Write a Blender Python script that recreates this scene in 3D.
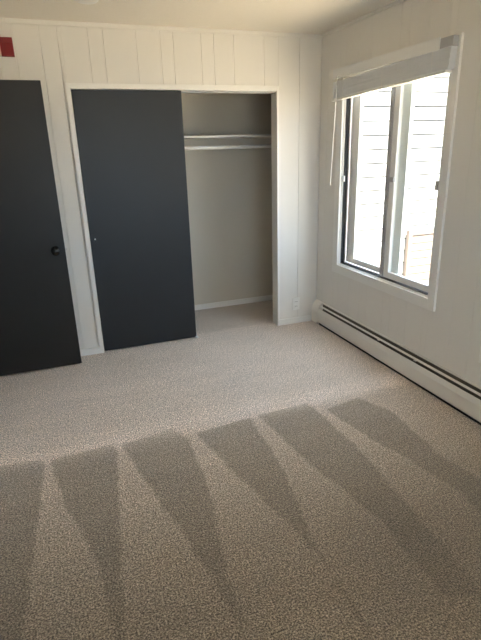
import bpy, bmesh, math, random
from mathutils import Vector, Matrix
random.seed(7)
for o in list(bpy.data.objects): bpy.data.objects.remove(o)
S = bpy.context.scene
COL = S.collection

# ------------------------------------------------------------------ camera
cam_d = bpy.data.cameras.new('camera'); cam = bpy.data.objects.new('camera', cam_d); COL.objects.link(cam)
cam_d.sensor_fit = 'VERTICAL'; cam_d.sensor_height = 36; cam_d.sensor_width = 36
cam_d.lens = 36 * 490.0 / 640
cam_d.clip_start = .05; cam_d.clip_end = 200
_y, _p, _r = .34107, -.33108, -.03094
F = Vector((math.sin(_y)*math.cos(_p), math.cos(_y)*math.cos(_p), math.sin(_p)))
R0 = Vector((math.cos(_y), -math.sin(_y), 0)); U0 = R0.cross(F)
RR = math.cos(_r)*R0 + math.sin(_r)*U0; UU = -math.sin(_r)*R0 + math.cos(_r)*U0
m = Matrix((RR, UU, -F)).transposed().to_4x4(); m.translation = (-2.1622, -3.933, 1.542)
cam.matrix_world = m
S.camera = cam

# ------------------------------------------------------------------ sky, sun, exposure
W = bpy.data.worlds.new('sky'); S.world = W; W.use_nodes = True
bg = W.node_tree.nodes['Background']
bg.inputs['Color'].default_value = (.63, .785, 1.0, 1); bg.inputs['Strength'].default_value = 10.2
sun_d = bpy.data.lights.new('sun', 'SUN'); sun = bpy.data.objects.new('sun', sun_d); COL.objects.link(sun)
sun_d.energy = 46; sun_d.color = (1, .90, .74); sun_d.angle = .01
sun.rotation_euler = Vector((.15, .62, -.95)).to_track_quat('-Z', 'Y').to_euler(); sun.location = (2, -8, 9)
vs = S.view_settings
S.display_settings.display_device = 'sRGB'
vs.view_transform = 'Standard'; vs.look = 'None'; vs.gamma = 1; vs.use_curve_mapping = False
vs.exposure = 0.0

# ------------------------------------------------------------------ materials
def mat(name, col, rough=.6, metal=0, noise=None, bump=None, spec=.5, coat=0):
    M = bpy.data.materials.new(name); M.use_nodes = True
    nt = M.node_tree; b = nt.nodes['Principled BSDF']
    b.inputs['Base Color'].default_value = (*col, 1); b.inputs['Roughness'].default_value = rough
    b.inputs['Metallic'].default_value = metal; b.inputs['Specular IOR Level'].default_value = spec
    tc = nt.nodes.new('ShaderNodeTexCoord')
    if noise:
        n = nt.nodes.new('ShaderNodeTexNoise'); n.inputs['Scale'].default_value = noise[0]; n.inputs['Detail'].default_value = 4
        nt.links.new(tc.outputs['Object'], n.inputs['Vector'])
        mx = nt.nodes.new('ShaderNodeMix'); mx.data_type = 'RGBA'
        mx.inputs[6].default_value = (*[c*(1-noise[1]) for c in col], 1)
        mx.inputs[7].default_value = (*[min(1, c*(1+noise[1])) for c in col], 1)
        nt.links.new(n.outputs['Fac'], mx.inputs[0]); nt.links.new(mx.outputs[2], b.inputs['Base Color'])
    if bump:
        n2 = nt.nodes.new('ShaderNodeTexNoise'); n2.inputs['Scale'].default_value = bump[0]; n2.inputs['Detail'].default_value = 3
        nt.links.new(tc.outputs['Object'], n2.inputs['Vector'])
        bp = nt.nodes.new('ShaderNodeBump'); bp.inputs['Strength'].default_value = bump[1]; bp.inputs['Distance'].default_value = bump[2]
        nt.links.new(n2.outputs['Fac'], bp.inputs['Height']); nt.links.new(bp.outputs['Normal'], b.inputs['Normal'])
    return M
M_wall = mat('painted_panelling', (.745, .72, .675), .62, noise=(3, .02), bump=(60, .15, .001))
M_ceil = mat('textured_ceiling', (.83, .78, .70), .9, noise=(40, .03), bump=(90, .5, .004))
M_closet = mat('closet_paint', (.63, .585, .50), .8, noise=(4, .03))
M_trim = mat('white_trim_paint', (.80, .785, .75), .4, noise=(9, .015))
M_black = mat('satin_black_paint', (.013, .013, .013), .42, spec=.4, noise=(5, .08), bump=(35, .08, .001))
M_cdoor = mat('satin_charcoal_paint', (.018, .021, .025), .42, spec=.38, noise=(5, .08), bump=(30, .06, .001))
M_knob = mat('matte_black_metal', (.003, .003, .003), .2, 0)
M_steel = mat('brushed_steel', (.62, .61, .59), .35, 1.0, noise=(60, .06))
M_heater = mat('heater_enamel', (.74, .715, .67), .38, noise=(6, .02))
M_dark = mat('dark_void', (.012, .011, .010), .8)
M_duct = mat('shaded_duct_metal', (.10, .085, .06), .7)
M_fin = mat('aluminium_fin', (.25, .24, .22), .5, .8)
M_vinyl = mat('window_vinyl', (.80, .80, .79), .35, noise=(8, .015))
M_gasket = mat('dark_gasket', (.03, .03, .033), .6)
M_alum = mat('grey_aluminium', (.40, .40, .41), .5, 0, noise=(40, .05))
M_blind = mat('grey_blind_slat', (.74, .76, .79), .45)
M_head = mat('blind_headrail', (.72, .72, .71), .4)
M_plastic = mat('white_plastic', (.82, .81, .78), .3)
M_red = mat('alarm_red', (.20, .003, .004), .4, noise=(30, .08))
M_lens = mat('alarm_lens', (.72, .62, .55), .2)
M_siding = mat('white_siding', (.31, .31, .31), .55, noise=(6, .03))
M_brown = mat('weathered_brown_board', (.125, .10, .088), .75, noise=(14, .15))
M_brownd = mat('brown_frame', (.095, .075, .066), .75, noise=(14, .15))
M_ground = mat('sunlit_tan_concrete', (.72, .575, .40), .9, noise=(2, .12), bump=(40, .3, .01))
M_hall = mat('hall_paint', (.60, .56, .50), .8, noise=(3, .03))

M_glass = bpy.data.materials.new('window_glass'); M_glass.use_nodes = True
nt = M_glass.node_tree; nt.nodes.clear()
o_ = nt.nodes.new('ShaderNodeOutputMaterial'); t_ = nt.nodes.new('ShaderNodeBsdfTransparent'); g_ = nt.nodes.new('ShaderNodeBsdfGlossy')
t_.inputs['Color'].default_value = (.95, .97, .96, 1); g_.inputs['Roughness'].default_value = .02
mx = nt.nodes.new('ShaderNodeMixShader'); mx.inputs[0].default_value = .05
nt.links.new(t_.outputs[0], mx.inputs[1]); nt.links.new(g_.outputs[0], mx.inputs[2]); nt.links.new(mx.outputs[0], o_.inputs['Surface'])

# carpet: speckled taupe pile; the "nap" attribute holds vacuum brushing plus painted light and shade
M_carpet = bpy.data.materials.new('taupe_carpet'); M_carpet.use_nodes = True
nt = M_carpet.node_tree; b = nt.nodes['Principled BSDF']; L = nt.links
tc = nt.nodes.new('ShaderNodeTexCoord')
def nnode(t, **k):
    n = nt.nodes.new(t)
    for a, v in k.items(): n.inputs[a].default_value = v
    return n
n1 = nnode('ShaderNodeTexNoise', Scale=145, Detail=4, Roughness=.75); L.new(tc.outputs['Object'], n1.inputs['Vector'])
n2 = nnode('ShaderNodeTexNoise', Scale=46, Detail=6, Roughness=.8); L.new(tc.outputs['Object'], n2.inputs['Vector'])
n3 = nnode('ShaderNodeTexNoise', Scale=5, Detail=6, Roughness=.7); mp = nt.nodes.new('ShaderNodeMapping'); mp.inputs['Scale'].default_value = (.55, 1.6, 1); mp.inputs['Rotation'].default_value = (0, 0, .12)
L.new(tc.outputs['Object'], mp.inputs['Vector']); L.new(mp.outputs[0], n3.inputs['Vector'])
rp = nt.nodes.new('ShaderNodeValToRGB'); e = rp.color_ramp.elements
e[0].position = .39; e[0].color = (.022, .017, .012, 1)
e[1].position = .63; e[1].color = (.64, .585, .52, 1)
e2 = rp.color_ramp.elements.new(.50); e2.color = (.235, .207, .175, 1)
L.new(n1.outputs['Fac'], rp.inputs['Fac'])
at = nt.nodes.new('ShaderNodeAttribute'); at.attribute_name = 'nap_and_light'
def mth(op, a, c):
    n = nt.nodes.new('ShaderNodeMath'); n.operation = op
    for i, v in enumerate((a, c)):
        if isinstance(v, (int, float)): n.inputs[i].default_value = v
        else: L.new(v, n.inputs[i])
    return n.outputs[0]
NAP_LIGHT_LO, NAP_LIGHT_HI = .42, 2.75
k = mth('ADD', mth('MULTIPLY', at.outputs['Fac'], NAP_LIGHT_HI-NAP_LIGHT_LO), NAP_LIGHT_LO)
k = mth('MULTIPLY', k, mth('ADD', mth('MULTIPLY', n2.outputs['Fac'], 1.9), .06))
k = mth('MULTIPLY', k, mth('ADD', mth('MULTIPLY', n3.outputs['Fac'], .5), .77))
sc = nt.nodes.new('ShaderNodeVectorMath'); sc.operation = 'SCALE'
tm = nt.nodes.new('ShaderNodeMix'); tm.data_type = 'RGBA'; tm.blend_type = 'MULTIPLY'; tm.inputs[0].default_value = 1
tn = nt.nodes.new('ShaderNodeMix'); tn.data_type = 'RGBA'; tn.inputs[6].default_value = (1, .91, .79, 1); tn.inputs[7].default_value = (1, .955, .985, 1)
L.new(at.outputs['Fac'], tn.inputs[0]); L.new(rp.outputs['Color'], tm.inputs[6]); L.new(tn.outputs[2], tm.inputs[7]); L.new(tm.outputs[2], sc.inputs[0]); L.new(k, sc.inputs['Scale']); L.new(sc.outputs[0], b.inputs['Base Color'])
b.inputs['Roughness'].default_value = 1; b.inputs['Specular IOR Level'].default_value = .05
b.inputs['Sheen Weight'].default_value = .7; b.inputs['Sheen Roughness'].default_value = .5; b.inputs['Sheen Tint'].default_value = (.9, .86, .82, 1)
bp = nnode('ShaderNodeBump', Strength=.7, Distance=.006); L.new(n1.outputs['Fac'], bp.inputs['Height']); L.new(bp.outputs['Normal'], b.inputs['Normal'])

# ------------------------------------------------------------------ mesh helpers
def box(bm, a, c, bev=0):
    a, c = [min(p, q) for p, q in zip(a, c)], [max(p, q) for p, q in zip(a, c)]
    r = bmesh.ops.create_cube(bm, size=1)
    for v in r['verts']:
        v.co = Vector([(a[i]+c[i])/2 + v.co[i]*(c[i]-a[i]) for i in range(3)])
    if bev:
        es = {e for v in r['verts'] for e in v.link_edges}
        bmesh.ops.bevel(bm, geom=list(es), offset=bev, segments=2, profile=.7, affect='EDGES')
def tube(bm, p, q, r, n=12, r2=None):
    p, q = Vector(p), Vector(q); d = q-p
    M = Matrix.Translation((p+q)/2) @ d.to_track_quat('Z', 'Y').to_matrix().to_4x4()
    bmesh.ops.create_cone(bm, cap_ends=True, segments=n, radius1=r, radius2=r if r2 is None else r2, depth=d.length, matrix=M)
def lathe(bm, prof, origin, axis, n=24):
    q = Vector(axis).to_track_quat('Z', 'Y').to_matrix(); rings = []
    for (r, h) in prof:
        rings.append([bm.verts.new(Vector(origin) + q @ Vector((max(r, 1e-4)*math.cos(2*math.pi*i/n), max(r, 1e-4)*math.sin(2*math.pi*i/n), h))) for i in range(n)])
    for u, v in zip(rings, rings[1:]):
        for i in range(n): bm.faces.new((u[i], u[(i+1) % n], v[(i+1) % n], v[i]))
    bm.faces.new(rings[0][::-1]); bm.faces.new(rings[-1])
def prism_y(bm, poly, y0, y1):           # poly of (x, z) extruded along y
    A = [bm.verts.new((x, y0, z)) for x, z in poly]; B = [bm.verts.new((x, y1, z)) for x, z in poly]
    n = len(poly)
    bm.faces.new(A); bm.faces.new(B[::-1])
    for i in range(n): bm.faces.new((A[i], B[i], B[(i+1) % n], A[(i+1) % n]))
def done(name, bm, M, parent=None, smooth=False):
    bmesh.ops.recalc_face_normals(bm, faces=bm.faces)
    me = bpy.data.meshes.new(name); bm.to_mesh(me); bm.free()
    if M: me.materials.append(M)
    if smooth:
        for p in me.polygons: p.use_smooth = True
    o = bpy.data.objects.new(name, me); COL.objects.link(o)
    if parent: o.parent = parent; o.matrix_parent_inverse = Matrix.Translation(-parent.location)
    return o
def boxes(name, lst, M, parent=None, bev=0):
    bm = bmesh.new()
    for a, c in lst: box(bm, a, c, bev)
    return done(name, bm, M, parent)
def tag(o, label, cat, group=None, kind=None):
    o['label'] = label; o['category'] = cat
    if group: o['group'] = group
    if kind: o['kind'] = kind
    return o
def empty(name, loc=(0, 0, 0)):
    o = bpy.data.objects.new(name, None); o.location = loc; o.empty_display_size = .05; COL.objects.link(o); return o
def struct(o, label, cat): return tag(o, label, cat, kind='structure')

# ------------------------------------------------------------------ dimensions
H = 2.4028
XW, YF = -2.95, -5.0              # left wall, wall behind the camera
CL, CR, CZ = -1.9733, -.4031, 1.99   # closet opening
CY = .79                          # closet back
# window opening
WN, WF, WB, WT = -1.497, -.372, .612, 2.040

# ------------------------------------------------------------------ floor (carpet)
DARK = [
 [(-2.645,-1.403),(-2.446,-1.418),(-2.42,-1.458),(-2.447,-1.985),(-2.481,-2.52),(-2.50,-3.2),(-2.75,-3.2),(-2.72,-2.2)],
 [(-2.395,-1.449),(-2.066,-1.432),(-2.045,-1.493),(-2.132,-2.395),(-2.16,-2.72),(-2.182,-2.638),(-2.219,-2.227),(-2.327,-1.86)],
 [(-2.013,-1.454),(-1.711,-1.387),(-1.65,-1.529),(-1.665,-2.015),(-1.736,-2.421),(-1.755,-2.684),(-1.772,-2.86),(-1.775,-2.739),(-1.849,-2.257),(-1.897,-2.071)],
 [(-1.599,-1.493),(-1.243,-1.46),(-1.246,-1.534),(-1.258,-1.871),(-1.302,-2.202),(-1.363,-2.513),(-1.40,-3.0),(-1.372,-2.917),(-1.365,-2.639),(-1.409,-2.371),(-1.499,-1.984)],
 [(-1.184,-1.446),(-.831,-1.431),(-.822,-1.573),(-.818,-2.054),(-.847,-2.31),(-.872,-2.588),(-.909,-2.95),(-1.047,-2.9),(-1.032,-2.491),(-1.076,-2.232),(-1.131,-1.973)],
 [(-.77,-1.542),(-.508,-1.496),(-.408,-1.709),(-.457,-2.204),(-.425,-2.442),(-.50,-2.9),(-.60,-2.7),(-.578,-2.475),(-.636,-2.149),(-.701,-1.927)],
]
def sdist(x, y, poly):
    d = 1e9; ins = False; n = len(poly)
    for i in range(n):
        ax, ay = poly[i]; bx_, by_ = poly[(i+1) % n]
        ex, ey = bx_-ax, by_-ay; wx, wy = x-ax, y-ay
        t = max(0, min(1, (wx*ex+wy*ey)/(ex*ex+ey*ey)))
        qx, qy = wx-ex*t, wy-ey*t; d = min(d, qx*qx+qy*qy)
        if (ay > y) != (by_ > y) and x < ex*(y-ay)/(ey)+ax: ins = not ins
    return -math.sqrt(d) if ins else math.sqrt(d)
def sm(a, c, t):
    t = max(0, min(1, (t-a)/(c-a))); return t*t*(3-2*t)
def nap_and_light(x, y):
    # back of the room: brushed away, window light painted in (pale); front: strokes, light falloff painted in; in between a pale rim along the stroke ends
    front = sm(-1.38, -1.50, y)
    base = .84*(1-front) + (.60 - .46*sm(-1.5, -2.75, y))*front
    base += .22*math.exp(-((y+1.40)/.11)**2) * (0.6+.4*sm(-2.6, -1.6, x))     # ridge of lifted pile at the stroke ends
    base -= .14*sm(-.75, -.25, y)*sm(-1.0, -2.0, x)  # darker towards the back left
    base -= .09*sm(-2.1, -2.8, y)*sm(-1.6, -.9, x)  # near right darkened: light falloff put into the colour
    base -= .22*sm(.06, .16, y)        # closet floor darkened: shade inside the closet put into the colour
    v = base
    for P in DARK:
        cx = sum(p[0] for p in P)/len(P)
        if abs(x-cx) > .6: continue
        s = sdist(x, y, P)
        fade = 1 - .75*sm(-1.6, -2.8, y)
        v -= .28*fade*(1-sm(-.010, .010, s + .004*math.sin(23*y+9*x) + .003*math.sin(57*y-11*x)))
        v += .08*math.exp(-(max(s, 0)/.05)**2)*(1 if s > 0 else 0)*sm(-2.3, -1.5, y)
    return max(0, min(1, v))
xs = [XW + i*(0-XW)/270 for i in range(271)]
ys = []
y = YF
while y < CY+.02:
    ys.append(y); y += .0115 if -3.1 < y < 0 else .06
ys.append(CY+.02)
verts = [(x, y, 0) for y in ys for x in xs]; nx = len(xs)
faces = [(j*nx+i, j*nx+i+1, (j+1)*nx+i+1, (j+1)*nx+i) for j in range(len(ys)-1) for i in range(nx-1)]
me = bpy.data.meshes.new('floor'); me.from_pydata(verts, [], faces); me.materials.append(M_carpet)
a_ = me.attributes.new('nap_and_light', 'FLOAT', 'POINT'); a_.data.foreach_set('value', [nap_and_light(v[0], v[1]) for v in verts])
floor = bpy.data.objects.new('floor', me); COL.objects.link(floor)
struct(floor, 'taupe speckled cut-pile carpet with triangular vacuum marks across the room', 'floor')

# ------------------------------------------------------------------ walls
def plank_x(x0, x1, z0, z1, parent, M):      # a plank of the back wall, faces -y, front at y=0
    g, c = .0004, .0025
    bm = bmesh.new(); x0 += g; x1 -= g
    pts = [(x0, .010), (x0, c), (x0+c, 0), (x1-c, 0), (x1, c), (x1, .010)]
    A = [bm.verts.new((x, y, z0)) for x, y in pts]; B = [bm.verts.new((x, y, z1)) for x, y in pts]
    for i in range(6): bm.faces.new((A[i], A[(i+1) % 6], B[(i+1) % 6], B[i]))
    bm.faces.new(A); bm.faces.new(B)
    return done('plank', bm, M, parent)
def plank_y(y0, y1, z0, z1, parent, M, side=1):      # a plank of the right wall, faces -x, front at x=0
    g, c = .0001, .0011
    bm = bmesh.new(); y0 += g; y1 -= g
    pts = [(.010, y0), (c, y0), (0, y0+c), (0, y1-c), (c, y1), (.010, y1)]
    A = [bm.verts.new((x, y, z0)) for x, y in pts]; B = [bm.verts.new((x, y, z1)) for x, y in pts]
    for i in range(6): bm.faces.new((A[i], A[(i+1) % 6], B[(i+1) % 6], B[i]))
    bm.faces.new(A); bm.faces.new(B)
    return done('plank', bm, M, parent)

JL, JR, JT = CL-.018, CR+.018, CZ+.018        # rough opening behind the jamb boards
wall_back = boxes('wall_back', [((XW-.1, .0105, -.1), (JL, .105, H)), ((JR, .0105, -.1), (0, .105, H)), ((JL, .0105, JT), (JR, .105, H))], M_wall)
struct(wall_back, 'off-white vertical plank panelled wall around the closet opening', 'wall')
gx = [XW, -2.80, -2.70, -2.50, -2.395, -2.29, -2.128, -2.016, -1.817, -1.715, -1.488, -1.314, -1.221, -1.011, -.913, -.754, -.506, -.20, 0]
for x0, x1 in zip(gx, gx[1:]):
    segs = []
    if x1 <= JL or x0 >= JR: segs = [(x0, x1, 0)]
    elif x0 < JL and x1 > JL: segs = [(x0, JL, 0), (JL-.002, x1, JT)]
    elif x0 < JR and x1 > JR: segs = [(x0, JR+.002, JT), (JR, x1, 0)]
    else: segs = [(x0, x1, JT)]
    for s0, s1, z in segs: plank_x(s0, s1, z, H, wall_back, M_wall)

wall_right = boxes('wall_right', [((.0105, YF, -.9), (.15, WN, H)), ((.0105, WF, -.9), (.15, CY+.1, H)), ((.0105, WN, -.9), (.15, WF, WB)), ((.0105, WN, WT), (.15, WF, H))], M_wall)
struct(wall_right, 'off-white panelled wall with the window and baseboard heater', 'wall')
gy = [0, -.115, -.29, -.54, -.70, -.80, -1.01, -1.10, -1.28, -1.45, -1.70, -1.86, -1.96, -2.17, -2.27, -2.50, -2.61, -2.82, -3.05, -3.30, -3.55, -3.8, -4.1, -4.4, -4.7, YF]
for y1, y0 in zip(gy, gy[1:]):
    cuts = [(y0, y1)]
    for e_ in (WN, WF):
        cuts = [c for a0, a1 in cuts for c in (((a0, e_), (e_, a1)) if a0 < e_ < a1 else ((a0, a1),))]
    for a0, a1 in cuts:
        if a0 >= WN-1e-6 and a1 <= WF+1e-6:
            plank_y(a0, a1, 0, WB, wall_right, M_wall); plank_y(a0, a1, WT, H, wall_right, M_wall)
        else: plank_y(a0, a1, 0, H, wall_right, M_wall)

DY0, DY1, DZ = -.17, -.97, 2.04      # doorway in the left wall
wall_left = boxes('wall_left', [((XW-.1, DY0+.03, -.1), (XW, CY+.1, H)), ((XW-.1, YF, -.1), (XW, DY1, H)), ((XW-.1, DY1, DZ), (XW, DY0+.03, H))], M_wall)
struct(wall_left, 'plain off-white side wall with the doorway, outside the picture', 'wall')
RX0, RX1, RZ0, RZ1 = -2.00, -.42, .74, 2.06      # unseen window added behind the camera for fill light
wall_front = boxes('wall_front', [((XW-.1, YF-.12, -.9), (RX0, YF, H)), ((RX1, YF-.12, -.9), (.15, YF, H)), ((RX0, YF-.12, -.9), (RX1, YF, RZ0)), ((RX0, YF-.12, RZ1), (RX1, YF, H))], M_wall)
struct(wall_front, 'plain off-white wall behind the camera, with an added unseen window for fill light', 'wall')
w2 = empty('fill_window', (-1.5, YF, RZ0)); struct(w2, 'wide white unseen window added behind the camera for fill light', 'window')  # unseen window, added to brighten the room from behind
boxes('casing', [((RX0-.07, YF, RZ0-.07), (RX0, YF+.018, RZ1+.07)), ((RX1, YF, RZ0-.07), (RX1+.07, YF+.018, RZ1+.07)), ((RX0, YF, RZ0-.07), (RX1, YF+.018, RZ0)), ((RX0, YF, RZ1), (RX1, YF+.018, RZ1+.07))], M_trim, w2)
fm = boxes('frame', [((RX0, YF-.09, RZ0), (RX0+.05, YF-.04, RZ1)), ((RX1-.05, YF-.09, RZ0), (RX1, YF-.04, RZ1)), ((RX0, YF-.09, RZ0), (RX1, YF-.04, RZ0+.05)), ((RX0, YF-.09, RZ1-.05), (RX1, YF-.04, RZ1)), (((RX0+RX1)/2-.03, YF-.09, RZ0), ((RX0+RX1)/2+.03, YF-.04, RZ1))], M_vinyl, w2)
for q0, q1 in ((RX0+.05, (RX0+RX1)/2-.03), ((RX0+RX1)/2+.03, RX1-.05)): boxes('pane', [((q0, YF-.067, RZ0+.05), (q1, YF-.063, RZ1-.05))], M_glass, fm)
roof = boxes('roof', [((XW-.4, YF-2.6, H+.155), (.25, CY+.4, H+.30))], M_trim); struct(roof, 'flat white roof slab with an unseen deep overhang added to block light', 'roof')  # overhang added out of view to hold back sun and high sky
ceiling = boxes('ceiling', [((XW-.1, YF-.1, H), (.15, CY+.1, H+.15))], M_ceil)
struct(ceiling, 'off-white lightly textured ceiling', 'ceiling')
# closet shell
cs = boxes('wall_closet_back', [((XW, CY, -.1), (.0105, CY+.1, H))], M_closet); struct(cs, 'dim beige back wall inside the open closet', 'wall')
cs = boxes('wall_closet_left', [((-2.16, .105, -.02), (-2.06, CY, H))], M_closet); struct(cs, 'beige end wall of the closet behind the sliding doors', 'wall')
cs = boxes('wall_closet_right', [((-.012, .105, -.02), (.0105, CY, H))], M_closet); struct(cs, 'beige end wall of the closet past the right jamb', 'wall')
# hallway seen only through the doorway on the left
hl = boxes('wall_hall', [((-4.1, -2.0, -.1), (-4.0, CY+.1, H)), ((-4.0, CY, -.1), (XW-.1, CY+.1, H)), ((-4.0, -2.1, -.1), (XW-.1, -2.0, H)), ((-4.1, -2.1, H), (XW-.1, CY+.1, H+.15))], M_hall)
struct(hl, 'plain beige hallway walls beyond the doorway', 'wall')
hf = boxes('floor_hall', [((-4.0, -2.0, -.05), (XW, CY, -.001))], M_carpet); struct(hf, 'taupe carpet of the hallway beyond the doorway', 'floor')

# ------------------------------------------------------------------ trims and baseboards
def trim(name, lst, label, M=M_trim, bev=.002, cat='trim'): return struct(boxes(name, lst, M, None, bev), label, cat)
t = empty('trim_1'); struct(t, 'white painted casing and jamb framing the closet opening', 'trim')
boxes('casing', [((CL-.031, -.012, .056), (CL, .0, CZ+.036))], M_trim, t, .003)
boxes('casing', [((CR, -.012, .056), (CR+.018, .0, CZ+.036))], M_trim, t, .003)
boxes('casing', [((CL, -.012, CZ), (CR, .0, CZ+.036))], M_trim, t, .003)
boxes('jamb', [((CL-.018, .0, 0), (CL, .106, CZ))], M_trim, t, .001)
boxes('jamb', [((CR, .0, 0), (CR+.018, .106, CZ))], M_trim, t, .001)
boxes('head_jamb', [((CL-.018, .0, CZ), (CR+.018, .106, CZ+.018))], M_trim, t, .001)
boxes('sliding_track', [((CL, .030, CZ-.012), (CR, .040, CZ)), ((CL, .062, CZ-.012), (CR, .070, CZ))], M_alum, t)
trim('trim_2', [((XW, -.014, H-.030), (0, 0, H))], 'thin off-white ceiling moulding along the closet wall', M_wall, .004)
trim('trim_3', [((-.012, YF, H-.020), (0, -.0145, H))], 'thin off-white ceiling moulding along the window wall', M_wall, .004)
bb = empty('baseboard_back'); struct(bb, 'low white baseboard along the closet wall', 'baseboard')
boxes('board', [((XW, -.013, 0), (CL, 0, .056))], M_trim, bb, .003)
boxes('board', [((CR, -.013, 0), (-.060, 0, .056))], M_trim, bb, .003)
trim('baseboard_closet', [((-2.06, CY-.012, 0), (-.012, CY, .056))], 'low white baseboard at the back of the closet', M_trim, .003, 'baseboard')

# ------------------------------------------------------------------ closet doors, shelf, rod
d2 = boxes('door_2', [((CL+.004, .004, .010), (-1.181, .030, CZ-.004))], M_cdoor, None, .0015)
struct(d2, 'charcoal sliding closet door slab covering the left half of the opening', 'door')
bm = bmesh.new(); lathe(bm, [(.0, 0), (.006, .0), (.006, .002), (.003, .004), (0, .0045)], (-1.9334, .004, .935), (0, -1, 0), 14)
p_ = done('finger_pull_screw', bm, M_plastic, d2, True); p_['label'] = 'tiny white screw cap'
d3 = boxes('door_3', [((CL+.02, .040, .010), (-1.215, .062, CZ-.014))], M_cdoor, None, .0015)
struct(d3, 'charcoal sliding closet door hidden behind the front slab', 'door')
g = empty('closet_door_guide', (-1.172, .02, 0))
tag(g, 'small white plastic guide on the carpet at the closet door edge', 'door guide')
boxes('base', [((-1.190, -.004, 0), (-1.160, .075, .005))], M_plastic, g, .001)
boxes('fin', [((-1.190, -.006, .004), (-1.172, .001, .020))], M_plastic, g, .001)
boxes('fin', [((-1.190, .0325, .004), (-1.166, .038, .024))], M_plastic, g, .001)

SX0, SX1 = -2.06, -.012
sh = empty('closet_shelf', (-1.0, .6, 1.665)); tag(sh, 'white painted shelf board high inside the closet', 'shelf')
boxes('board', [((SX0, .44, 1.664), (SX1, CY, 1.682))], M_trim, sh, .002)
boxes('cleat', [((SX0, CY-.02, 1.60), (SX1, CY, 1.664))], M_closet, sh, .001)
boxes('cleat', [((SX1-.018, .44, 1.615), (SX1, CY-.02, 1.664))], M_closet, sh, .001)
boxes('cleat', [((SX0, .44, 1.615), (SX0+.018, CY-.02, 1.664))], M_closet, sh, .001)
rd = empty('closet_rod', (-1.0, .46, 1.58)); tag(rd, 'white closet hanging rod just below the shelf', 'closet rod')
bm = bmesh.new(); tube(bm, (SX0, .46, 1.581), (SX1, .46, 1.581), .016, 16); done('rod', bm, M_plastic, rd, True)
for x, s in ((SX0, 1), (SX1, -1)):
    bm = bmesh.new(); lathe(bm, [(.028, 0), (.028, .004), (.021, .006), (.021, .016), (.017, .017)], (x, .46, 1.581), (s, 0, 0), 16); done('socket', bm, M_plastic, rd)

# ------------------------------------------------------------------ black room door, swung open in front of the wall
d1 = empty('door_1', (XW+.01, -.17, 0)); struct(d1, 'flat black door swung open against the panelled wall, with black knob', 'door')
DX0, DX1, DYF, DYB = XW+.012, -2.161, -.190, -.155
boxes('slab', [((DX0, DYF, .014), (DX1, DYB, 2.017))], M_black, d1, .0015)
kz, kx = .908, -2.226
bm = bmesh.new(); lathe(bm, [(.0, -.001), (.032, -.001), (.032, .004), (.026, .008), (.013, .010), (.012, .024), (.017, .030), (.027, .038), (.0295, .048), (.026, .057), (.016, .063), (0, .064)], (kx, DYF, kz), (0, -1, 0), 28)
kn = done('knob', bm, M_knob, d1, True)
bm = bmesh.new(); lathe(bm, [(0, 0), (.006, 0), (.006, .0015), (0, .002)], (kx, DYF-.0635, kz), (0, -1, 0), 12); done('lock_button', bm, M_knob, kn)
bm = bmesh.new(); lathe(bm, [(.0, -.001), (.032, -.001), (.032, .004), (.013, .010), (.012, .024), (.027, .038), (.0295, .048), (.016, .063), (0, .064)], (kx, DYB, kz), (0, 1, 0), 20); done('knob', bm, M_knob, d1, True)
lp = boxes('latch_plate', [((DX1-.001, DYF+.005, kz-.028), (DX1+.0015, DYB-.005, kz+.028))], M_steel, d1)
boxes('latch_bolt', [((DX1, DYF+.010, kz-.007), (DX1+.011, DYB-.012, kz+.007))], M_steel, lp, .002)
for z in (.25, 1.02, 1.80):
    bm = bmesh.new(); tube(bm, (DX0-.004, DYB+.004, z-.045), (DX0-.004, DYB+.004, z+.045), .006, 10); done('hinge', bm, M_steel, d1)

# ------------------------------------------------------------------ window
w = empty('window_1', (.06, -.93, WB)); struct(w, 'white sliding window with two panes and grey meeting stiles', 'window')
CO = dict(y0=-1.559, y1=-.297, z0=.540, z1=2.107); cw = -.018
boxes('casing', [((cw, CO['y0'], CO['z0']), (0, WN, CO['z1']))], M_trim, w, .003)
boxes('casing', [((cw, WF, CO['z0']), (0, CO['y1'], CO['z1']))], M_trim, w, .003)
boxes('casing', [((cw, WN, CO['z0']), (0, WF, WB))], M_trim, w, .003)
boxes('casing', [((cw, WN, WT), (0, WF, CO['z1']))], M_trim, w, .003)
e = .006; rx = .010
boxes('reveal', [((0, WN, WB), (rx, WN+e, WT)), ((0, WF-e, WB), (rx, WF, WT)), ((0, WN, WB), (rx, WF, WB+e)), ((0, WN, WT-e), (rx, WF, WT))], M_trim, w)
f0, f1 = WN+.002, WF-.002
boxes('frame', [((rx, f0, WB+.002), (.095, f0+.010, WT-.002)), ((rx, f1-.010, WB+.002), (.095, f1, WT-.002)), ((rx, f0, WB+.002), (.095, f1, WB+.012)), ((rx, f0, WT-.012), (.095, f1, WT-.002)),
 ((.043, f0, WB+.002), (.050, f0+.022, WT-.002)), ((.043, f1-.022, WB+.002), (.050, f1, WT-.002)), ((.043, f0, WB+.002), (.050, f1, WB+.024)), ((.043, f0, WT-.024), (.050, f1, WT-.002))], M_vinyl, w)
tr = boxes('track', [((rx, f0+.010, WB+.012), (.0428, f1-.010, WB+.015)), ((rx, f1-.013, WB+.015), (.0428, f1-.010, WT-.015)), ((rx, f0+.010, WB+.015), (.0428, f0+.013, WT-.015))], M_gasket, w)
tr['label'] = 'dark sliding track'
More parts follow.
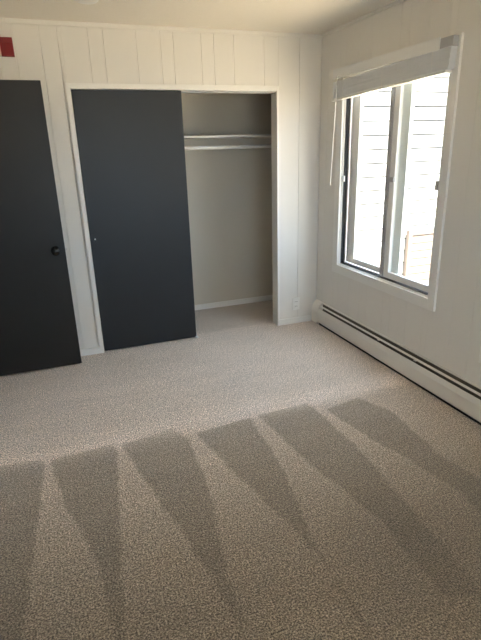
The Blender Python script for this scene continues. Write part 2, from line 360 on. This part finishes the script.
def sash(x0, x1, y0, y1, sn, sf):
    z0, z1 = WB+.026, WT-.020; s_ = .045
    f = boxes('sash', [((x0, y0, z0), (x1, y0+sn, z1)), ((x0, y1-sf, z0), (x1, y1, z1)), ((x0, y0+sn, z0), (x1, y1-sf, z0+s_)), ((x0, y0+sn, z1-s_), (x1, y1-sf, z1))], M_vinyl, w, .002)
    xm = (x0+x1)/2
    boxes('pane', [((xm-.002, y0+sn-.004, z0+s_-.004), (xm+.002, y1-sf+.004, z1-s_+.004))], M_glass, f)
    return f, z0, z1
# outer sash on the far half, room-side sash on the near half
s1, z0, z1 = sash(.053, .077, -1.095, f1-.024, .105, .115)
s2, z0, z1 = sash(.014, .040, f0+.014, -.945, .024, .085)
boxes('interlock', [((.009, -.975, z0), (.0405, -.935, z1))], M_alum, s2, .001)['label'] = 'grey aluminium interlock strip'
boxes('latch', [((-.004, f1-.034, 1.290), (.010, f1-.004, 1.335))], M_vinyl, w, .002)
boxes('latch', [((-.006, -1.482, 1.285), (.014, -1.452, 1.340))], M_alum, w, .002)
boxes('latch', [((.000, -1.035, 1.315), (.014, -.955, 1.345))], M_alum, s2, .002)

# ------------------------------------------------------------------ blind
bl = empty('mini_blind', (-.04, -.93, 1.90)); tag(bl, 'grey mini blind pulled up crookedly to the top of the window', 'blind')
boxes('headrail', [((-.058, -1.545, 2.046), (-.020, -.303, 2.098))], M_alum, bl, .002)
boxes('valance', [((-.064, -1.447, 2.040), (-.0585, -.300, 2.106))], M_head, bl, .0015)
def crooked(y, n):  # crooked rise towards the near end
    return (y+.30)/(-1.245)
bm = bmesh.new(); NS = 26
for i in range(NS):
    t_ = i/(NS-1); j = random.uniform(-.004, .004); jx = random.uniform(-.0015, .0015)
    y0, y1 = -1.543+j+(.012*(1-t_)), -.302+j
    zl = 1.905 + t_*.112; zr = 1.938 + t_*.106
    # thin curved slat: 3 strips across
    prof = [(-.063, -.0006), (-.052, .0008), (-.040, .0012), (-.028, .0008), (-.020, -.0006)]
    top = []; bot = []
    for (px, pz) in prof:
        top.append((bm.verts.new((px+jx, y1, zl+pz+.0034)), bm.verts.new((px+jx, y0, zr+pz+.0034))))
        bot.append((bm.verts.new((px+jx, y1, zl+pz)), bm.verts.new((px+jx, y0, zr+pz))))
    for Q in (top, bot):
        for u, v in zip(Q, Q[1:]): bm.faces.new((u[0], u[1], v[1], v[0]))
    for a0 in (0, -1): bm.faces.new((top[a0][0], top[a0][1], bot[a0][1], bot[a0][0]))
    for en in (0, 1):
        for q in range(len(prof)-1): bm.faces.new((top[q][en], top[q+1][en], bot[q+1][en], bot[q][en]))
so = done('slat_stack', bm, M_blind, bl); so['kind'] = 'stuff'; so['label'] = 'bunched grey slats'
bm = bmesh.new(); box(bm, (-.065, -1.515, -.007), (-.018, -.285, .007), .002)
for v in bm.verts: v.co.z += 1.895 + .032*(v.co.y+.29)/(-1.225)
done('bottom_rail', bm, M_plastic, bl)
for yy in (-.45, -.93, -1.40):
    bm = bmesh.new(); tube(bm, (-.066, yy, 1.91), (-.066, yy, 2.045), .0010, 6); done('lift_cord', bm, M_plastic, bl)
bm = bmesh.new(); tube(bm, (-.070, -.375, 2.05), (-.072, -.318, 1.262), .0035, 8); tube(bm, (-.070, -.375, 2.05), (-.060, -.375, 2.062), .003, 6)
done('tilt_wand', bm, M_plastic, bl)

# ------------------------------------------------------------------ baseboard heater
ht = empty('baseboard_heater', (-.03, -2.2, 0)); tag(ht, 'long low off-white baseboard heater under the window', 'heater')
HY0, HY1 = -4.85, -.135
boxes('back_panel', [((-.003, HY0, .015), (0, HY1, .200))], M_heater, ht)
bm = bmesh.new(); prism_y(bm, [(0, .206), (-.010, .205), (-.013, .202), (-.013, .196), (-.011, .196), (-.010, .202), (0, .203)], HY0, HY1); done('top_lip', bm, M_heater, ht)
bm = bmesh.new(); prism_y(bm, [(-.024, .180), (-.035, .171), (-.035, .169), (-.024, .177)], HY0, HY1); done('damper', bm, M_heater, ht)
bm = bmesh.new(); prism_y(bm, [(-.0445, .1545), (-.0465, .156), (-.056, .122), (-.057, .118), (-.057, .034), (-.050, .023), (-.048, .024), (-.054, .036), (-.054, .118)], HY0, HY1)
done('front_cover', bm, M_heater, ht)
boxes('recess_shade_back', [((-.006, HY0, .135), (-.0032, HY1, .197))], M_duct, ht)  # brown-dark strip: shade of the upper recess put into its colour
boxes('liner', [((-.043, HY0, .002), (-.0032, HY1, .135))], M_dark, ht)['label'] = 'dark liner behind the cover, interior shade put into its colour'  # dark box fills the cover; interior shade is put into its colour
bm = bmesh.new(); prism_y(bm, [(0, .208), (-.014, .207), (-.038, .185), (-.050, .160), (-.060, .122), (-.060, .012), (-.054, .006), (0, .006)], -.138, -.016)
bmesh.ops.bevel(bm, geom=list(bm.edges), offset=.0015, segments=1, affect='EDGES'); done('end_cap', bm, M_heater, ht)
for yy in (-1.03, -1.45, -2.3):
    boxes('bracket', [((-.036, yy-.012, .160), (-.012, yy+.012, .163))], M_steel, ht)

# ------------------------------------------------------------------ outlets
def outlet_x(x, z, label):    # on the back wall
    o = empty('wall_outlet', (x, 0, z)); tag(o, label, 'outlet', 'wall outlets')
    boxes('plate', [((x-.035, -.006, z-.058), (x+.035, 0, z+.058))], M_plastic, o, .0025)
    for s in (-1, 1):
        r = boxes('receptacle', [((x-.017, -.009, z+s*.0225-.014), (x+.017, -.005, z+s*.0225+.014))], M_plastic, o, .003)
        boxes('slot', [((x-.008, -.0094, z+s*.0225-.004), (x-.005, -.0088, z+s*.0225+.006)), ((x+.005, -.0094, z+s*.0225-.004), (x+.008, -.0088, z+s*.0225+.006))], M_dark, r)
    # small grey plug-in adapter under the top socket
    return o
outlet_x(-.213, .187, 'white outlet plate between the closet and the heater')
o = empty('wall_outlet', (0, -1.985, .405)); tag(o, 'white outlet plate above the heater at the right picture edge', 'outlet', 'wall outlets')
oy, oz = -1.985, .405
boxes('plate', [((-.006, oy-.035, oz-.058), (0, oy+.035, oz+.058))], M_plastic, o, .0025)
for s in (-1, 1):
    r = boxes('receptacle', [((-.009, oy-.017, oz+s*.0225-.014), (-.005, oy+.017, oz+s*.0225+.014))], M_plastic, o, .003)
    boxes('slot', [((-.0094, oy-.008, oz+s*.0225-.004), (-.0088, oy-.005, oz+s*.0225+.006)), ((-.0094, oy+.005, oz+s*.0225-.004), (-.0088, oy+.008, oz+s*.0225+.006))], M_dark, r)

# ------------------------------------------------------------------ alarm and smoke detector
fa = empty('fire_alarm', (-2.372, 0, 2.233)); tag(fa, 'dark red wall alarm box with pale centre above the black door', 'alarm')
ax, az = -2.372, 2.2335
boxes('housing', [((ax-.090, -.030, az+.026), (ax+.074, 0, az+.056)), ((ax-.090, -.030, az-.056), (ax-.070, 0, az+.026)), ((ax-.004, -.030, az-.056), (ax+.074, 0, az+.026))], M_red, fa, .003)
boxes('lens', [((ax-.070, -.022, az-.054), (ax-.004, 0, az+.026))], M_lens, fa, .001)
sd = empty('smoke_detector', (-1.855, -.645, H)); tag(sd, 'round white smoke detector on the ceiling, cut by the top edge', 'smoke detector')
bm = bmesh.new(); lathe(bm, [(.078, 0), (.078, .010), (.070, .014)], (-1.855, -.645, H), (0, 0, -1), 28); done('base', bm, M_plastic, sd)
bm = bmesh.new(); lathe(bm, [(.060, .012), (.060, .022)], (-1.855, -.645, H), (0, 0, -1), 24); done('vent_ring', bm, M_dark, sd)
bm = bmesh.new(); lathe(bm, [(.066, .022), (.066, .030), (.055, .038), (.030, .042), (0, .043)], (-1.855, -.645, H), (0, 0, -1), 28); done('cover', bm, M_plastic, sd, True)

# ------------------------------------------------------------------ outside
gr = boxes('ground', [((.155, -30, -1.0), (40, 30, -.9)), ((-40, -30, -1.0), (.155, YF-.13, -.9))], M_ground); struct(gr, 'sunlit tan ground outside the windows', 'ground')
nb = empty('neighbouring_wing', (4, 2.8, -.9)); tag(nb, 'sunlit white lap-sided wing outside the window', 'building')
boxes('wall', [((.9, 2.74, -.9), (9, 5.5, 4.1))], M_gasket, nb)['label'] = 'dark backing behind the siding, standing in for lap shadows'  # shows through the gaps as painted shadow lines under the laps
bmp = None
for i in range(25):
    z = -.9 + i*.2
    bm = bmesh.new(); A = []
    pts = [(2.74, z+.020), (2.706, z+.020), (2.722, z+.2), (2.74, z+.2)]
    for xx in (.9, 9): A.append([bm.verts.new((xx, y, zz)) for y, zz in pts])
    bm.faces.new(A[0]); bm.faces.new(A[1][::-1])
    for q in range(4): bm.faces.new((A[0][q], A[0][(q+1) % 4], A[1][(q+1) % 4], A[1][q]))
    done('siding_board', bm, M_siding, nb)
boxes('corner_board', [((.86, 2.69, -.9), (.96, 2.76, 4.1))], M_siding, nb, .003)
ga = empty('wooden_gate', (3.7, 2.6, -.9)); tag(ga, 'low brown slatted wooden panel standing against the white siding', 'gate')
boxes('frame_post', [((3.09, 2.60, -.9), (3.17, 2.66, .25))], M_brownd, ga, .004)
boxes('frame_post', [((4.32, 2.60, -.9), (4.40, 2.66, .25))], M_brownd, ga, .004)
boxes('top_rail', [((3.17, 2.60, .17), (4.32, 2.66, .25))], M_brownd, ga, .004)
for i in range(8):
    z = -.86 + i*.128
    boxes('slat', [((3.17, 2.62, z), (4.32, 2.645, z+.118))], M_brown, ga, .003)
